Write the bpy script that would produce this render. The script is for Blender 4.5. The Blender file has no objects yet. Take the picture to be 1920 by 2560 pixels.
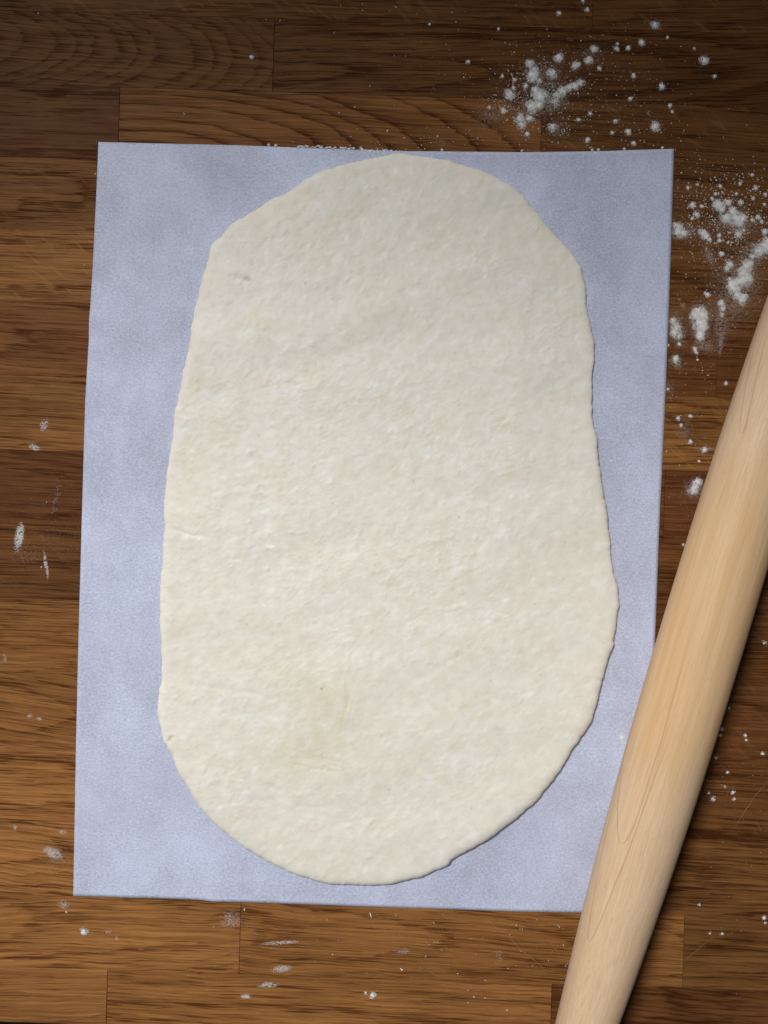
import bpy, math, random
import numpy as np
from mathutils import Vector, Matrix

# ------------------------------------------------------------------ scene, camera, light
scene = bpy.context.scene
S = 0.00025                      # metres per photograph pixel on the table top
D = 0.64 * 26 / 36               # camera height
scene.render.resolution_x = 768
scene.render.resolution_y = 1024

cam_data = bpy.data.cameras.new('camera')
cam = bpy.data.objects.new('camera', cam_data)
scene.collection.objects.link(cam)
cam.location = (0, 0, D)
cam_data.sensor_fit = 'VERTICAL'
cam_data.sensor_height = 36
cam_data.lens = 26
cam_data.clip_start = 0.01
cam_data.clip_end = 50
scene.camera = cam

world = bpy.data.worlds.new('World')
scene.world = world
world.use_nodes = True
bg = world.node_tree.nodes['Background']
bg.inputs[0].default_value = (0.80, 0.88, 1.0, 1)
bg.inputs[1].default_value = 0.075

def area_lamp(name, loc, target, sx, sy, power, color, spread):
    ld = bpy.data.lights.new(name, 'AREA')
    ld.shape = 'RECTANGLE'; ld.size = sx; ld.size_y = sy
    ld.energy = power; ld.color = color; ld.spread = math.radians(spread)
    o = bpy.data.objects.new(name, ld)
    scene.collection.objects.link(o)
    o.location = loc
    o.rotation_euler = (Vector(target) - Vector(loc)).to_track_quat('-Z', 'Y').to_euler()
    return o

def spot_lamp(name, loc, target, power, color, size_deg, blend, radius):
    ld = bpy.data.lights.new(name, 'SPOT')
    ld.energy = power; ld.color = color; ld.spot_size = math.radians(size_deg); ld.spot_blend = blend
    ld.shadow_soft_size = radius
    o = bpy.data.objects.new(name, ld)
    scene.collection.objects.link(o)
    o.location = loc
    o.rotation_euler = (Vector(target) - Vector(loc)).to_track_quat('-Z', 'Y').to_euler()
    return o

spot_lamp('window_light', (-0.95, 1.20, 2.20), (0.05, -0.60, 0), 322.0, (1.0, 0.985, 0.955), 34.0, 0.46, 0.30)
area_lamp('room_light', (-0.90, -0.60, 1.10), (0.0, -0.20, 0), 0.7, 0.7, 0.42, (0.95, 0.97, 1.0), 100)

scene.view_settings.view_transform = 'Standard'
scene.view_settings.look = 'None'
scene.view_settings.exposure = 0.0
scene.view_settings.gamma = 1.0
scene.view_settings.use_curve_mapping = False
scene.render.engine = 'CYCLES'

# ------------------------------------------------------------------ helpers
rng = np.random.default_rng(7)

def P(px, py, z=0.0):
    """world x, y of the point seen at photograph pixel (px, py) and height z"""
    k = (D - z) / D
    return ((px - 960) * S * k, (1280 - py) * S * k)

def tag(o, label=None, cat=None, group=None, kind=None):
    if label: o['label'] = label
    if cat: o['category'] = cat
    if group: o['group'] = group
    if kind: o['kind'] = kind
    return o

def link(name, verts, faces, mat, parent=None, smooth=False, loc=(0, 0, 0), rot=0.0):
    me = bpy.data.meshes.new(name)
    me.from_pydata([tuple(v) for v in verts], [], faces)
    me.validate()
    if smooth:
        me.shade_smooth()
    me.materials.append(mat)
    o = bpy.data.objects.new(name, me)
    scene.collection.objects.link(o)
    o.location = loc
    o.rotation_euler = (0, 0, rot)
    if parent: o.parent = parent
    return o

def link_np(name, V, F, mat, parent=None, smooth=False):
    """V (n,3), F (m,3) or (m,4) numpy arrays of equal-sized faces"""
    me = bpy.data.meshes.new(name)
    k = F.shape[1]
    me.vertices.add(len(V)); me.vertices.foreach_set('co', np.ascontiguousarray(V, dtype=np.float32).ravel())
    me.loops.add(F.size); me.loops.foreach_set('vertex_index', np.ascontiguousarray(F, dtype=np.int32).ravel())
    me.polygons.add(len(F))
    me.polygons.foreach_set('loop_start', np.arange(0, F.size, k, dtype=np.int32))
    me.polygons.foreach_set('loop_total', np.full(len(F), k, dtype=np.int32))
    me.update(calc_edges=True)
    if smooth: me.shade_smooth()
    me.materials.append(mat)
    o = bpy.data.objects.new(name, me)
    scene.collection.objects.link(o)
    if parent: o.parent = parent
    return o

_tab = rng.random((256, 256)).astype(np.float64)
def vnoise(x, y):
    xi = np.floor(x).astype(int); yi = np.floor(y).astype(int)
    fx = x - xi; fy = y - yi
    fx = fx * fx * fx * (fx * (fx * 6 - 15) + 10); fy = fy * fy * fy * (fy * (fy * 6 - 15) + 10)
    a = _tab[xi & 255, yi & 255]; b = _tab[(xi + 1) & 255, yi & 255]
    c = _tab[xi & 255, (yi + 1) & 255]; d = _tab[(xi + 1) & 255, (yi + 1) & 255]
    return (a * (1 - fx) + b * fx) * (1 - fy) + (c * (1 - fx) + d * fx) * fy
def fbm(x, y, oct=4, gain=0.5):
    s = 0; a = 1; t = 0
    for i in range(oct):
        ca, sa = math.cos(0.7 * i + .3), math.sin(0.7 * i + .3)
        s = s + a * (vnoise((x * ca - y * sa) * 2**i + 17.3 * i, (x * sa + y * ca) * 2**i + 9.1 * i) - .5)
        t += a; a *= gain
    return s / t * 2

# ------------------------------------------------------------------ node helper
class NT:
    def __init__(self, name):
        self.m = bpy.data.materials.new(name); self.m.use_nodes = True
        self.t = self.m.node_tree; self.n = self.t.nodes; self.l = self.t.links
        self.bsdf = self.n['Principled BSDF']
    def new(self, typ, **kw):
        nd = self.n.new(typ)
        for k, v in kw.items(): setattr(nd, k, v)
        return nd
    def put(self, sock, v):
        if isinstance(v, E_): v = v.s
        if isinstance(v, (int, float)):
            sock.default_value = v
        elif isinstance(v, tuple):
            sock.default_value = v if len(v) == len(sock.default_value) else (*v, 1)
        else:
            self.l.new(v, sock)
    def math(self, op, *a):
        nd = self.new('ShaderNodeMath', operation=op)
        for i, v in enumerate(a): self.put(nd.inputs[i], v)
        return E_(self, nd.outputs[0])
    def comb(self, x, y, z):
        nd = self.new('ShaderNodeCombineXYZ')
        for i, v in enumerate((x, y, z)): self.put(nd.inputs[i], v)
        return E_(self, nd.outputs[0])
    def sep(self, v):
        nd = self.new('ShaderNodeSeparateXYZ'); self.put(nd.inputs[0], v)
        return [E_(self, o) for o in nd.outputs]
    def obj(self):
        return E_(self, self.new('ShaderNodeTexCoord').outputs['Object'])
    def attr(self, name, typ='OBJECT', out='Vector'):
        nd = self.new('ShaderNodeAttribute', attribute_type=typ, attribute_name=name)
        return E_(self, nd.outputs[out])
    def noise(self, v, scale=1.0, detail=2.0, rough=0.5, dist=0.0):
        nd = self.new('ShaderNodeTexNoise'); nd.noise_dimensions = '3D'
        self.put(nd.inputs['Vector'], v); self.put(nd.inputs['Scale'], scale)
        self.put(nd.inputs['Detail'], detail); self.put(nd.inputs['Roughness'], rough)
        self.put(nd.inputs['Distortion'], dist)
        return E_(self, nd.outputs['Fac'])
    def ss(self, v, a, b, c=0.0, d=1.0):
        nd = self.new('ShaderNodeMapRange', interpolation_type='SMOOTHSTEP')
        for i, q in zip((0, 1, 2, 3, 4), (v, a, b, c, d)): self.put(nd.inputs[i], q)
        return E_(self, nd.outputs[0])
    def mix(self, f, a, b, mode='MIX'):
        nd = self.new('ShaderNodeMix', data_type='RGBA', blend_type=mode)
        self.put(nd.inputs[0], f); self.put(nd.inputs[6], a); self.put(nd.inputs[7], b)
        return E_(self, nd.outputs[2])
    def bump(self, h, dist, strength=1.0, normal=None):
        nd = self.new('ShaderNodeBump'); self.put(nd.inputs['Height'], h)
        nd.inputs['Distance'].default_value = dist; nd.inputs['Strength'].default_value = strength
        if normal: self.put(nd.inputs['Normal'], normal)
        return E_(self, nd.outputs[0])
    def out(self, **kw):
        for k, v in kw.items(): self.put(self.bsdf.inputs[k.replace('_', ' ')], v)
        return self.m
class E_:
    def __init__(self, t, s): self.t = t; self.s = s
    def __add__(a, b): return a.t.math('ADD', a, b)
    __radd__ = __add__
    def __sub__(a, b): return a.t.math('SUBTRACT', a, b)
    def __rsub__(a, b): return a.t.math('SUBTRACT', b, a)
    def __mul__(a, b): return a.t.math('MULTIPLY', a, b)
    __rmul__ = __mul__
    def __truediv__(a, b): return a.t.math('DIVIDE', a, b)

# ------------------------------------------------------------------ materials
def oak_material():
    t = NT('oiled_oak')
    X, Y, Z = t.sep(t.obj())
    X = X * 1000; Y = Y * 1000
    cy, cz, slope = t.sep(t.attr('ring'))
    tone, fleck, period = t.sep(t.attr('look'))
    seed, contrast, red = t.sep(t.attr('mark'))
    tilt, wav, rstr = t.sep(t.attr('bend'))
    # grain direction leans a little inside a stave, and waves
    wv = t.noise(t.comb(X * 0.008, Y * 0.02, seed), 1, 2) - 0.5
    wv2 = t.noise(t.comb(X * 0.045, Y * 0.10, seed + 3.0), 1, 1) - 0.5
    Yb = Y + X * tilt + wv * (wav * 9.0) + wv2 * (wav * 1.3)
    Yc = Yb - cy
    Zp = cz + slope * X + (t.noise(t.comb(X * 0.03, Y * 0.06, seed + 7.0), 1, 2) - 0.5) * 3.5
    r = t.math('SQRT', Yc * Yc + Zp * Zp)
    jit = (t.noise(t.comb(X * 0.025, Yb * 0.5, seed + 11.0), 1, 2) - 0.5)
    ph = t.math('FRACT', r / period + jit * 0.45 + t.noise(t.comb(r * 0.10, seed, 0.0), 1, 1) * 2.5)
    early = t.math('POWER', 1.0 - ph, 2.8) * t.ss(ph, 0.0, 0.12)
    band = t.noise(t.comb(X * 0.008, Yb * 0.10, seed + 15.0), 1, 2)
    # fibres and open pores, both drawn out along the stave
    fib = t.noise(t.comb(X * 0.016, Yb * 0.92, seed + 1.0), 1, 2, 0.6)
    fib2 = t.noise(t.comb(X * 0.006, Yb * 0.38, seed + 5.0), 1, 3, 0.6)
    pore_n = t.noise(t.comb(X * 0.042, Yb * 1.25, seed + 2.0), 1, 2.0, 0.5)
    pores = t.ss(pore_n + early * 0.18, 0.57, 0.66)
    pore_f = t.ss(t.noise(t.comb(X * 0.12, Yb * 1.7, seed + 4.0), 1, 1.0), 0.56, 0.70)
    # ray flecks lie across the grain
    fx = t.noise(t.comb(X * 0.20 + Y * 0.24, X * 0.030 - Y * 0.034, seed + 9.0), 1, 1.0, 0.5, 0.3)
    fl = t.ss(fx, 0.60, 0.68) * fleck * (fib * 1.6)
    dark = t.mix(red, (0.120, 0.042, 0.0110), (0.122, 0.036, 0.0125))
    light = t.mix(red, (0.520, 0.238, 0.074), (0.400, 0.150, 0.052))
    val = 0.70 + (fib - 0.5) * 1.75 + (fib2 - 0.5) * 0.65 + (band - 0.5) * 0.5 - early * rstr * 0.48 - pores * contrast * 0.45 - pore_f * 0.12
    val = t.math('MAXIMUM', t.math('MINIMUM', val, 1.15), 0.0)
    col = t.mix(val, dark, light)
    col = t.mix(fl * 0.62, col, (0.56, 0.29, 0.09))
    blot = t.noise(t.comb(X * 0.010, Y * 0.022, seed + 20.0), 1, 3)
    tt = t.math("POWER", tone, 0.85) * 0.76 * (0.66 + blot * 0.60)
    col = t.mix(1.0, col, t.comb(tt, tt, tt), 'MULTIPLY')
    h = fib * 0.3 - pores * 0.9 - pore_f * 0.25
    bmp = t.bump(h, 0.00012, 0.8)
    rough = 0.52 + (fib - 0.5) * 0.2 + pores * 0.15
    t.out(Base_Color=col, Roughness=rough, Normal=bmp)
    t.bsdf.inputs['Specular IOR Level'].default_value = 0.05
    return t.m

def paper_material():
    t = NT('baking_parchment')
    o = t.obj(); X, Y, Z = t.sep(o)
    X = X * 1000; Y = Y * 1000
    w = t.noise(t.comb(X * 0.5, Y * 0.5, 9.0), 1, 1)
    f1 = t.noise(t.comb(X * 0.50 + w * 1.2, Y * 0.85, 0.0), 1, 3, 0.75)       # fibre clouding
    f2 = t.noise(t.comb(X * 1.0, Y * 0.8 + w * 1.5, 4.0), 1, 2, 0.6)
    f3 = t.noise(t.comb(X * 0.020, Y * 0.016, 2.0), 1, 2, 0.5)             # wide blotches where it lies on the wood
    f4 = t.noise(t.comb(X * 0.10, Y * 0.09, 6.0), 1, 3, 0.6)
    m = 0.5 + (f1 - 0.5) * 2.1 + (f2 - 0.5) * 1.5 + (f3 - 0.5) * 1.4 + (f4 - 0.5) * 0.6
    col = t.mix(m, (0.370, 0.385, 0.490), (0.585, 0.640, 0.825))
    warm = t.ss(t.noise(t.comb(X * 0.012, Y * 0.014, 13.0), 1, 2), 0.46, 0.64)
    col = t.mix(warm * 0.22, col, (0.47, 0.455, 0.60))
    b = t.bump(f1 * 0.6 + f2 * 0.4, 0.00006, 0.5)
    return t.out(Base_Color=col, Roughness=0.55, Normal=b, Specular_IOR_Level=0.25)

def dough_material():
    t = NT('rolled_dough')
    X, Y, Z = t.sep(t.obj()); X = X * 1000; Y = Y * 1000
    pig = t.attr('pigment', 'GEOMETRY', 'Color')
    yel, pit, flo = t.sep(pig)
    a = t.noise(t.comb(X * 0.12, Y * 0.12, 0.0), 1, 4, 0.6)
    b = t.noise(t.comb(X * 0.5, Y * 0.8, 3.0), 1, 3, 0.6)
    col = t.mix(t.ss(a, 0.3, 0.7), (0.735, 0.692, 0.600), (0.780, 0.756, 0.694))
    col = t.mix(t.ss(b, 0.52, 0.75) * 0.25, col, (0.83, 0.81, 0.75))
    col = t.mix(yel * (0.45 + b * 0.6), col, (0.66, 0.605, 0.41))
    col = t.mix(flo, col, (0.86, 0.86, 0.85))
    sp = t.noise(t.comb(X * 1.6, Y * 1.6, 8.0), 1, 0)
    col = t.mix(t.ss(sp, 0.79, 0.84) * 0.42, col, (0.30, 0.23, 0.16))
    col = t.mix(pit, col, (0.25, 0.18, 0.12))
    # fine wrinkles, drawn out from lower left to upper right
    u = X * 0.85 + Y * 0.52; v = Y * 0.85 - X * 0.52
    n1 = t.noise(t.comb(u * 0.30, v * 0.42, 1.0), 1, 3, 0.5)
    n2 = t.noise(t.comb(X * 1.3, Y * 1.7, 2.0), 1, 3, 0.6)
    zone = t.noise(t.comb(X * 0.018, Y * 0.022, 5.0), 1, 2)
    amp = t.ss(zone, 0.35, 0.65, 0.45, 1.15)
    bm = t.bump((n1 * 0.80 + n2 * 0.24) * amp, 0.0010, 0.34)
    t.out(Base_Color=col, Roughness=0.52, Normal=bm)
    t.bsdf.inputs['Specular IOR Level'].default_value = 0.32
    t.bsdf.inputs['Subsurface Weight'].default_value = 0.35
    t.bsdf.inputs['Subsurface Radius'].default_value = (1.0, 0.7, 0.45)
    t.bsdf.inputs['Subsurface Scale'].default_value = 0.0015
    return t.m

def maple_material():
    """turned maple; object z runs along the pin, zero at its middle"""
    t = NT('turned_maple')
    X, Y, Z = t.sep(t.obj()); X = X * 1000; Y = Y * 1000; Z = Z * 1000
    wob = t.noise(t.comb(Z * 0.012, X * 0.02, Y * 0.02), 1, 2) - 0.5
    fine = t.noise(t.comb(X * 1.7, Y * 1.7, Z * 0.03), 1, 3, 0.6)
    band = t.noise(t.comb(X * 0.20 + wob * 2.0, Y * 0.20, Z * 0.005), 1, 3, 0.55)
    patch = t.noise(t.comb(X * 0.05, Y * 0.05, Z * 0.012 + 4.0), 1, 2)
    grit = t.noise(t.comb(X * 1.5, Y * 1.5, Z * 0.30), 1, 1)
    col = t.mix(t.ss(band, 0.33, 0.67), (0.60, 0.385, 0.215), (0.68, 0.490, 0.320))
    amber = t.ss(Z, 150.0, -40.0, 0.0, 0.0)
    # the middle is tinted honey coloured, the ends stay pale
    mid = t.ss(t.math('ABSOLUTE', Z - 5.0 + (patch - 0.5) * 90.0), 125.0, 50.0)
    col = t.mix(mid * 0.42 * t.ss(band, 0.7, 0.35, 0.55, 1.0), col, (0.68, 0.425, 0.195))
    col = t.mix((1.0 - mid) * 0.55, col, (0.70, 0.53, 0.375))
    col = t.mix((fine - 0.5) * 1.2 + 0.18, col, (0.46, 0.285, 0.14))
    col = t.mix(t.ss(grit, 0.54, 0.72) * 0.32, col, (0.50, 0.33, 0.19))
    # growth lines: long narrow loops where the taper cuts through a ring
    wobl = (t.noise(t.comb(X * 0.12, Y * 0.12, Z * 0.03), 1, 2) - 0.5)
    # V is measured round the pin
    V = t.math('ARCTAN2', X, Y) * 22.0 + wobl * 2.2
    def loop(z0, v0, k, p=1.75, sgn=1.0, top=400.0, w=0.45, drift=0.0):
        along = (Z - z0) * sgn
        half = t.math('POWER', t.math('MAXIMUM', along, 0.0) * k, 1.0 / p)
        d = t.math('ABSOLUTE', t.math('ABSOLUTE', V - v0 - drift * along) - half)
        return t.ss(d, w, 0.05) * t.ss(along, -0.5, 1.5) * t.ss(along, top, top * 0.6)
    L = None
    for q in LOOPS:
        e = loop(*q)
        L = e if L is None else t.math('MAXIMUM', L, e)
    # long straight ring edges
    vw = t.noise(t.comb(X * 0.16, Y * 0.16, Z * 0.004 + 9.0), 1, 1)
    lw = t.math('FRACT', vw * 9.0)
    L2 = t.ss(t.math('ABSOLUTE', lw - 0.5), 0.13, 0.0)
    col = t.mix(L2 * 0.22, col, (0.45, 0.26, 0.13))
    col = t.mix(L * 0.50, col, (0.40, 0.190, 0.105))
    # flecks on the quartered flank
    fk = t.noise(t.comb(V * 0.9, Z * 0.55, 2.0), 1, 1)
    fkm = t.ss(fk, 0.60, 0.66) * t.ss(V, 11.0, 17.0) * t.ss(V, 30.0, 22.0)
    col = t.mix(fkm * 0.30, col, (0.36, 0.23, 0.12))
    b = t.bump(fine, 0.00005, 0.4)
    return t.out(Base_Color=col, Roughness=0.58, Normal=b, Specular_IOR_Level=0.2)

# z0 (tip, mm along the pin), v0 (mm round the pin, 0 = top), k, power, direction, length
LOOPS = []

def plain(name, col, rough=0.8, spec=0.3):
    t = NT(name)
    n = t.noise(t.obj(), 900.0, 2)
    c = t.mix(n * 0.25, tuple(col), tuple(c * 0.8 for c in col))
    return t.out(Base_Color=c, Roughness=rough, Specular_IOR_Level=spec)

M_oak = oak_material()
M_paper = paper_material()
M_dough = dough_material()
M_flour = plain('wheat_flour', (0.88, 0.885, 0.88), 0.95, 0.1)
M_glue = plain('glue_line', (0.020, 0.010, 0.006), 0.8)
M_floor = plain('dark_floor', (0.02, 0.017, 0.015), 0.8)
M_scratch = plain('scratched_oak', (0.27, 0.17, 0.085), 0.7)

# ------------------------------------------------------------------ setting: floor and worktop
link('floor', [(-2, -2, -.9), (2, -2, -.9), (2, 2, -.9), (-2, 2, -.9)], [(0, 1, 2, 3)], M_floor)['kind'] = 'structure'

ANG = -math.atan(0.0315)
ca, sa = math.cos(ANG), math.sin(ANG)
def loc2w(x, y):                 # worktop frame -> world;  origin = photograph's left edge point (0, 1280)
    ox, oy = P(0, 1280)
    return (ox + x * ca - y * sa, oy + x * sa + y * ca)
# row seams: y in photo pixels where the seam meets the left edge of the photograph
seams = [-1100, -900, -715, -530, -345, -160, 26, 209, 391, 571, 752, 937, 1123, 1308, 1494, 1680, 1865, 2050, 2235, 2416, 2557]
XL, XR = -1500, 3500
joints = {6: [1484], 7: [684], 8: [297, 1353], 9: [240 + 560], 10: [900], 11: [1793], 12: [1040], 13: [1661], 14: [700], 15: [1180],
          16: [820], 17: [1240], 18: [1080], 19: [600, 1709], 20: [267, 1378]}
# looks by (row, piece): cy, cz, slope (ring geometry) | tone, fleck, ring period | pore contrast, red | tilt, wave, ring strength
looks = {  # top rows' tones mix stave colour with shade painted in there
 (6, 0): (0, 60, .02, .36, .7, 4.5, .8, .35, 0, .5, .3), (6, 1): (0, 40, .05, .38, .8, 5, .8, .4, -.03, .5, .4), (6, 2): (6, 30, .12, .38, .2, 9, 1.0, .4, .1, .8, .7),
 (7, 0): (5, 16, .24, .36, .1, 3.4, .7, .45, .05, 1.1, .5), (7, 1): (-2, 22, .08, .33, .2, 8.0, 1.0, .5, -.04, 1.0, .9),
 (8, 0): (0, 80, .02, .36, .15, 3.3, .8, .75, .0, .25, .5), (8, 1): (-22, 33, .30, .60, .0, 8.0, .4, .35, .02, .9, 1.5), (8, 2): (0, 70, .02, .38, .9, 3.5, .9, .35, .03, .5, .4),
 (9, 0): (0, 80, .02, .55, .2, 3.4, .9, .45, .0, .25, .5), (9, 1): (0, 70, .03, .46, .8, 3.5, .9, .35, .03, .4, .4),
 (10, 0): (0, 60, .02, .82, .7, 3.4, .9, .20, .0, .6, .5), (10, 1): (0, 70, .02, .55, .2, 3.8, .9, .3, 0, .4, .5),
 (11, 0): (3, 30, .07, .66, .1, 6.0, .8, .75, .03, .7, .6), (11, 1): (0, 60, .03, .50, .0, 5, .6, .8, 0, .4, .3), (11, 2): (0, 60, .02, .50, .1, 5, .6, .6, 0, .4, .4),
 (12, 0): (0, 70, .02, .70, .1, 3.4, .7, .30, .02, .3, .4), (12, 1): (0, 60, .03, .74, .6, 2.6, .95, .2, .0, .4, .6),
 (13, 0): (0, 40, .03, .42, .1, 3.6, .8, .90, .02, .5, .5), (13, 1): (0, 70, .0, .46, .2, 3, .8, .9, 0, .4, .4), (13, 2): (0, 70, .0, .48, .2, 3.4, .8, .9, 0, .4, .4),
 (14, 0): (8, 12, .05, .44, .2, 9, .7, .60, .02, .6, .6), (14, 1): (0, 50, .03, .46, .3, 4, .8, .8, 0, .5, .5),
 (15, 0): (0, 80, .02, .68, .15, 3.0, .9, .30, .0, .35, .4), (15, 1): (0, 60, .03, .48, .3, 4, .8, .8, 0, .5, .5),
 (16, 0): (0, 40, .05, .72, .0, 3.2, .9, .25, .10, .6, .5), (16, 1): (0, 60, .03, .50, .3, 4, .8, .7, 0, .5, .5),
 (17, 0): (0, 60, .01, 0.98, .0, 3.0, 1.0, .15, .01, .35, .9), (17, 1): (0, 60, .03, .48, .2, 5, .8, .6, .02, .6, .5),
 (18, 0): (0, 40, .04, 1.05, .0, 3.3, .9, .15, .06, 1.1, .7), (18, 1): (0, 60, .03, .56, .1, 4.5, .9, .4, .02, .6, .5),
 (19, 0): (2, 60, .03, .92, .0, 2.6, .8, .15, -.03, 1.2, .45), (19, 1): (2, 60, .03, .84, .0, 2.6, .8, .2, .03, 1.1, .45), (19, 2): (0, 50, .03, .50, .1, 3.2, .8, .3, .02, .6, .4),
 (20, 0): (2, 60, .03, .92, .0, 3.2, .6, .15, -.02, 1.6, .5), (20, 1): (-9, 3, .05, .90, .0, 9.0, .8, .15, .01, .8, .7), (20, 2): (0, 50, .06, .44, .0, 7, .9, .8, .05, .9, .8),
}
# row index shift: seams[6] = 26 starts row 7 of the list above
top_y = (1280 - seams[0]) * S
bot_y = (1280 - seams[-1]) * S
TH = 0.038                        # worktop thickness
LAY = 0.006                       # depth of the staves built one by one

def box_verts(x0, x1, y0, y1, z0, z1, ch, zc=None):
    """box whose top edges are eased by ch"""
    v = [(x0, y0, z0), (x1, y0, z0), (x1, y1, z0), (x0, y1, z0),
         (x0, y0, z1 - ch), (x1, y0, z1 - ch), (x1, y1, z1 - ch), (x0, y1, z1 - ch),
         (x0 + ch, y0 + ch, z1), (x1 - ch, y0 + ch, z1), (x1 - ch, y1 - ch, z1), (x0 + ch, y1 - ch, z1)]
    f = [(3, 2, 1, 0), (0, 1, 5, 4), (1, 2, 6, 5), (2, 3, 7, 6), (3, 0, 4, 7),
         (4, 5, 9, 8), (5, 6, 10, 9), (6, 7, 11, 10), (7, 4, 8, 11), (8, 9, 10, 11)]
    return v, f

ox, oy = P(0, 1280)
v, f = box_verts(XL * S, XR * S, bot_y, top_y, -TH, -LAY - .0003, .0005)
worktop = link('worktop', v, f, M_glue, loc=(ox, oy, 0), rot=ANG)
tag(worktop, 'brown oiled oak butcher block worktop of long staves', None, None, 'structure')

rr = random.Random(5)
n_st = 0
for i in range(len(seams) - 1):
    y1 = (1280 - seams[i]) * S; y0 = (1280 - seams[i + 1]) * S
    js = sorted(joints.get(i + 1, [rr.uniform(-300, 800)]))
    # further joints outside the photograph
    xs = [XL]
    a = js[0]
    while a - XL > 1900: a -= rr.uniform(1300, 1750); js.insert(0, a)
    a = js[-1]
    while XR - a > 2100: a += rr.uniform(1500, 1950); js.append(a)
    ym = 1280 - (seams[i] + seams[i + 1]) / 2
    ed = [XL] + [(j + ym * sa) / ca for j in js] + [XR]
    vis = 0
    for k in range(len(ed) - 1):
        a0, a1 = ed[k] * S, ed[k + 1] * S
        g = 0.00007
        cx, cyy = (a0 + a1) / 2, (y0 + y1) / 2
        hx, hy = (a1 - a0) / 2 - 0.00012, (y1 - y0) / 2 - 0.00005
        front = (i == len(seams) - 2)
        v, f = box_verts(-hx, hx, -hy, hy, -LAY if not front else -TH, 0, 0.00012)
        if front:      # the front edge of the worktop is rounded over
            v[4] = (-hx, -hy, -.0010); v[5] = (hx, -hy, -.0010)
            v[8] = (-hx + .0001, -hy + .0009, 0); v[9] = (hx - .0001, -hy + .0009, 0)
        st = link('stave', v, f, M_oak, worktop, loc=(cx, cyy, -rr.uniform(0, 3e-5)))
        visible = ed[k + 1] > 0 and ed[k] < 1990
        idx = vis if visible else 9
        if visible: vis += 1
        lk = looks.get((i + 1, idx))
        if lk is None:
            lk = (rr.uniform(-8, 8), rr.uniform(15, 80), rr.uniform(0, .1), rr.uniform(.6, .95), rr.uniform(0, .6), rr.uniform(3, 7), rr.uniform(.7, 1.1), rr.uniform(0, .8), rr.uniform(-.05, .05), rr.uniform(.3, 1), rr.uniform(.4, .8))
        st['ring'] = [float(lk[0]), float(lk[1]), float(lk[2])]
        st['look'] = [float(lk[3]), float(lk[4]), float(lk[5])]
        n_st += 1
        st['mark'] = [n_st * 13.7, float(lk[6]), float(lk[7])]
        st['bend'] = [float(lk[8]), float(lk[9]), float(lk[10])]

# ------------------------------------------------------------------ parchment
PT = [(246, 355), (590, 363), (960, 377), (1300, 380.5), (1500, 378), (1600, 374.5), (1685, 372)]
PB = [(183, 2240), (470, 2248), (505, 2250), (530, 2254), (620, 2255.5), (960, 2268), (1300, 2279), (1449, 2282), (1612, 2287)]
PL = [(246, 355), (240, 500), (232, 660), (226, 762), (222.5, 800), (222, 850), (219, 900), (213, 1000), (205, 1280), (196, 1600), (190, 1860), (183, 2240)]
PR = [(1685, 372), (1677, 640), (1665, 960), (1650, 1280), (1637, 1616), (1612, 2287)]
def along(pts, t):
    p = np.array(pts, float); d = np.r_[0, np.cumsum(np.hypot(*np.diff(p, axis=0).T))]; d /= d[-1]
    return np.stack([np.interp(t, d, p[:, 0]), np.interp(t, d, p[:, 1])], -1)
NU, NV = 180, 240
u = np.linspace(0, 1, NU); w = np.linspace(0, 1, NV)
top, bot, lef, rig = along(PT, u), along(PB, u), along(PL, w), along(PR, w)
U, Wm = np.meshgrid(u, w)
pix = ((1 - Wm)[..., None] * top[None] + Wm[..., None] * bot[None] + (1 - U)[..., None] * lef[:, None] + U[..., None] * rig[:, None]
       - ((1 - U) * (1 - Wm))[..., None] * top[0] - (U * (1 - Wm))[..., None] * top[-1] - ((1 - U) * Wm)[..., None] * bot[0] - (U * Wm)[..., None] * bot[-1])
px, py = pix[..., 0], pix[..., 1]
zz = 0.00045 + 0.00035 * fbm(px / 260, py / 260, 2)
edge = np.minimum(np.minimum(U, 1 - U), np.minimum(Wm, 1 - Wm))
zz = zz + 0.0012 * np.exp(-Wm / .02) * np.exp(-((px - 1300) / 420) ** 2)            # top edge lifts a little
zz = zz + 0.0022 * np.exp(-(1 - Wm) / .02) * np.exp(-((px - 520) / 60) ** 2)       # kink at the bottom edge
zz = zz + 0.0012 * np.exp(-U / .025) * (np.exp(-((py - 800) / 28) ** 2) + .8 * np.exp(-((py - 872) / 22) ** 2))   # crumpled left edge
zz = zz + 0.0010 * np.exp(-(1 - Wm) / .03) * np.exp(-((px - 900) / 300) ** 2)
zz = np.maximum(zz, 0.00022)
kz = (D - zz) / D
Vt = np.stack([(px - 960) * S * kz, (1280 - py) * S * kz, zz], -1).reshape(-1, 3)
idx = np.arange(NU * NV).reshape(NV, NU)
Fq = np.stack([idx[1:, :-1], idx[1:, 1:], idx[:-1, 1:], idx[:-1, :-1]], -1).reshape(-1, 4)
Vb = Vt.copy(); Vb[:, 2] -= 0.00012
nn = len(Vt)
rim = np.r_[idx[0, :], idx[1:, -1], idx[-1, -2::-1], idx[-2:0:-1, 0]]
rn = np.roll(rim, -1)
Fr = np.stack([rim, rn, rn + nn, rim + nn], -1)
paper = link_np('parchment_sheet', np.vstack([Vt, Vb]), np.vstack([Fq, Fq[:, ::-1] + nn, Fr]), M_paper, smooth=True)
tag(paper, 'large pale bluish white sheet of baking parchment lying under the dough', 'baking paper')

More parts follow.
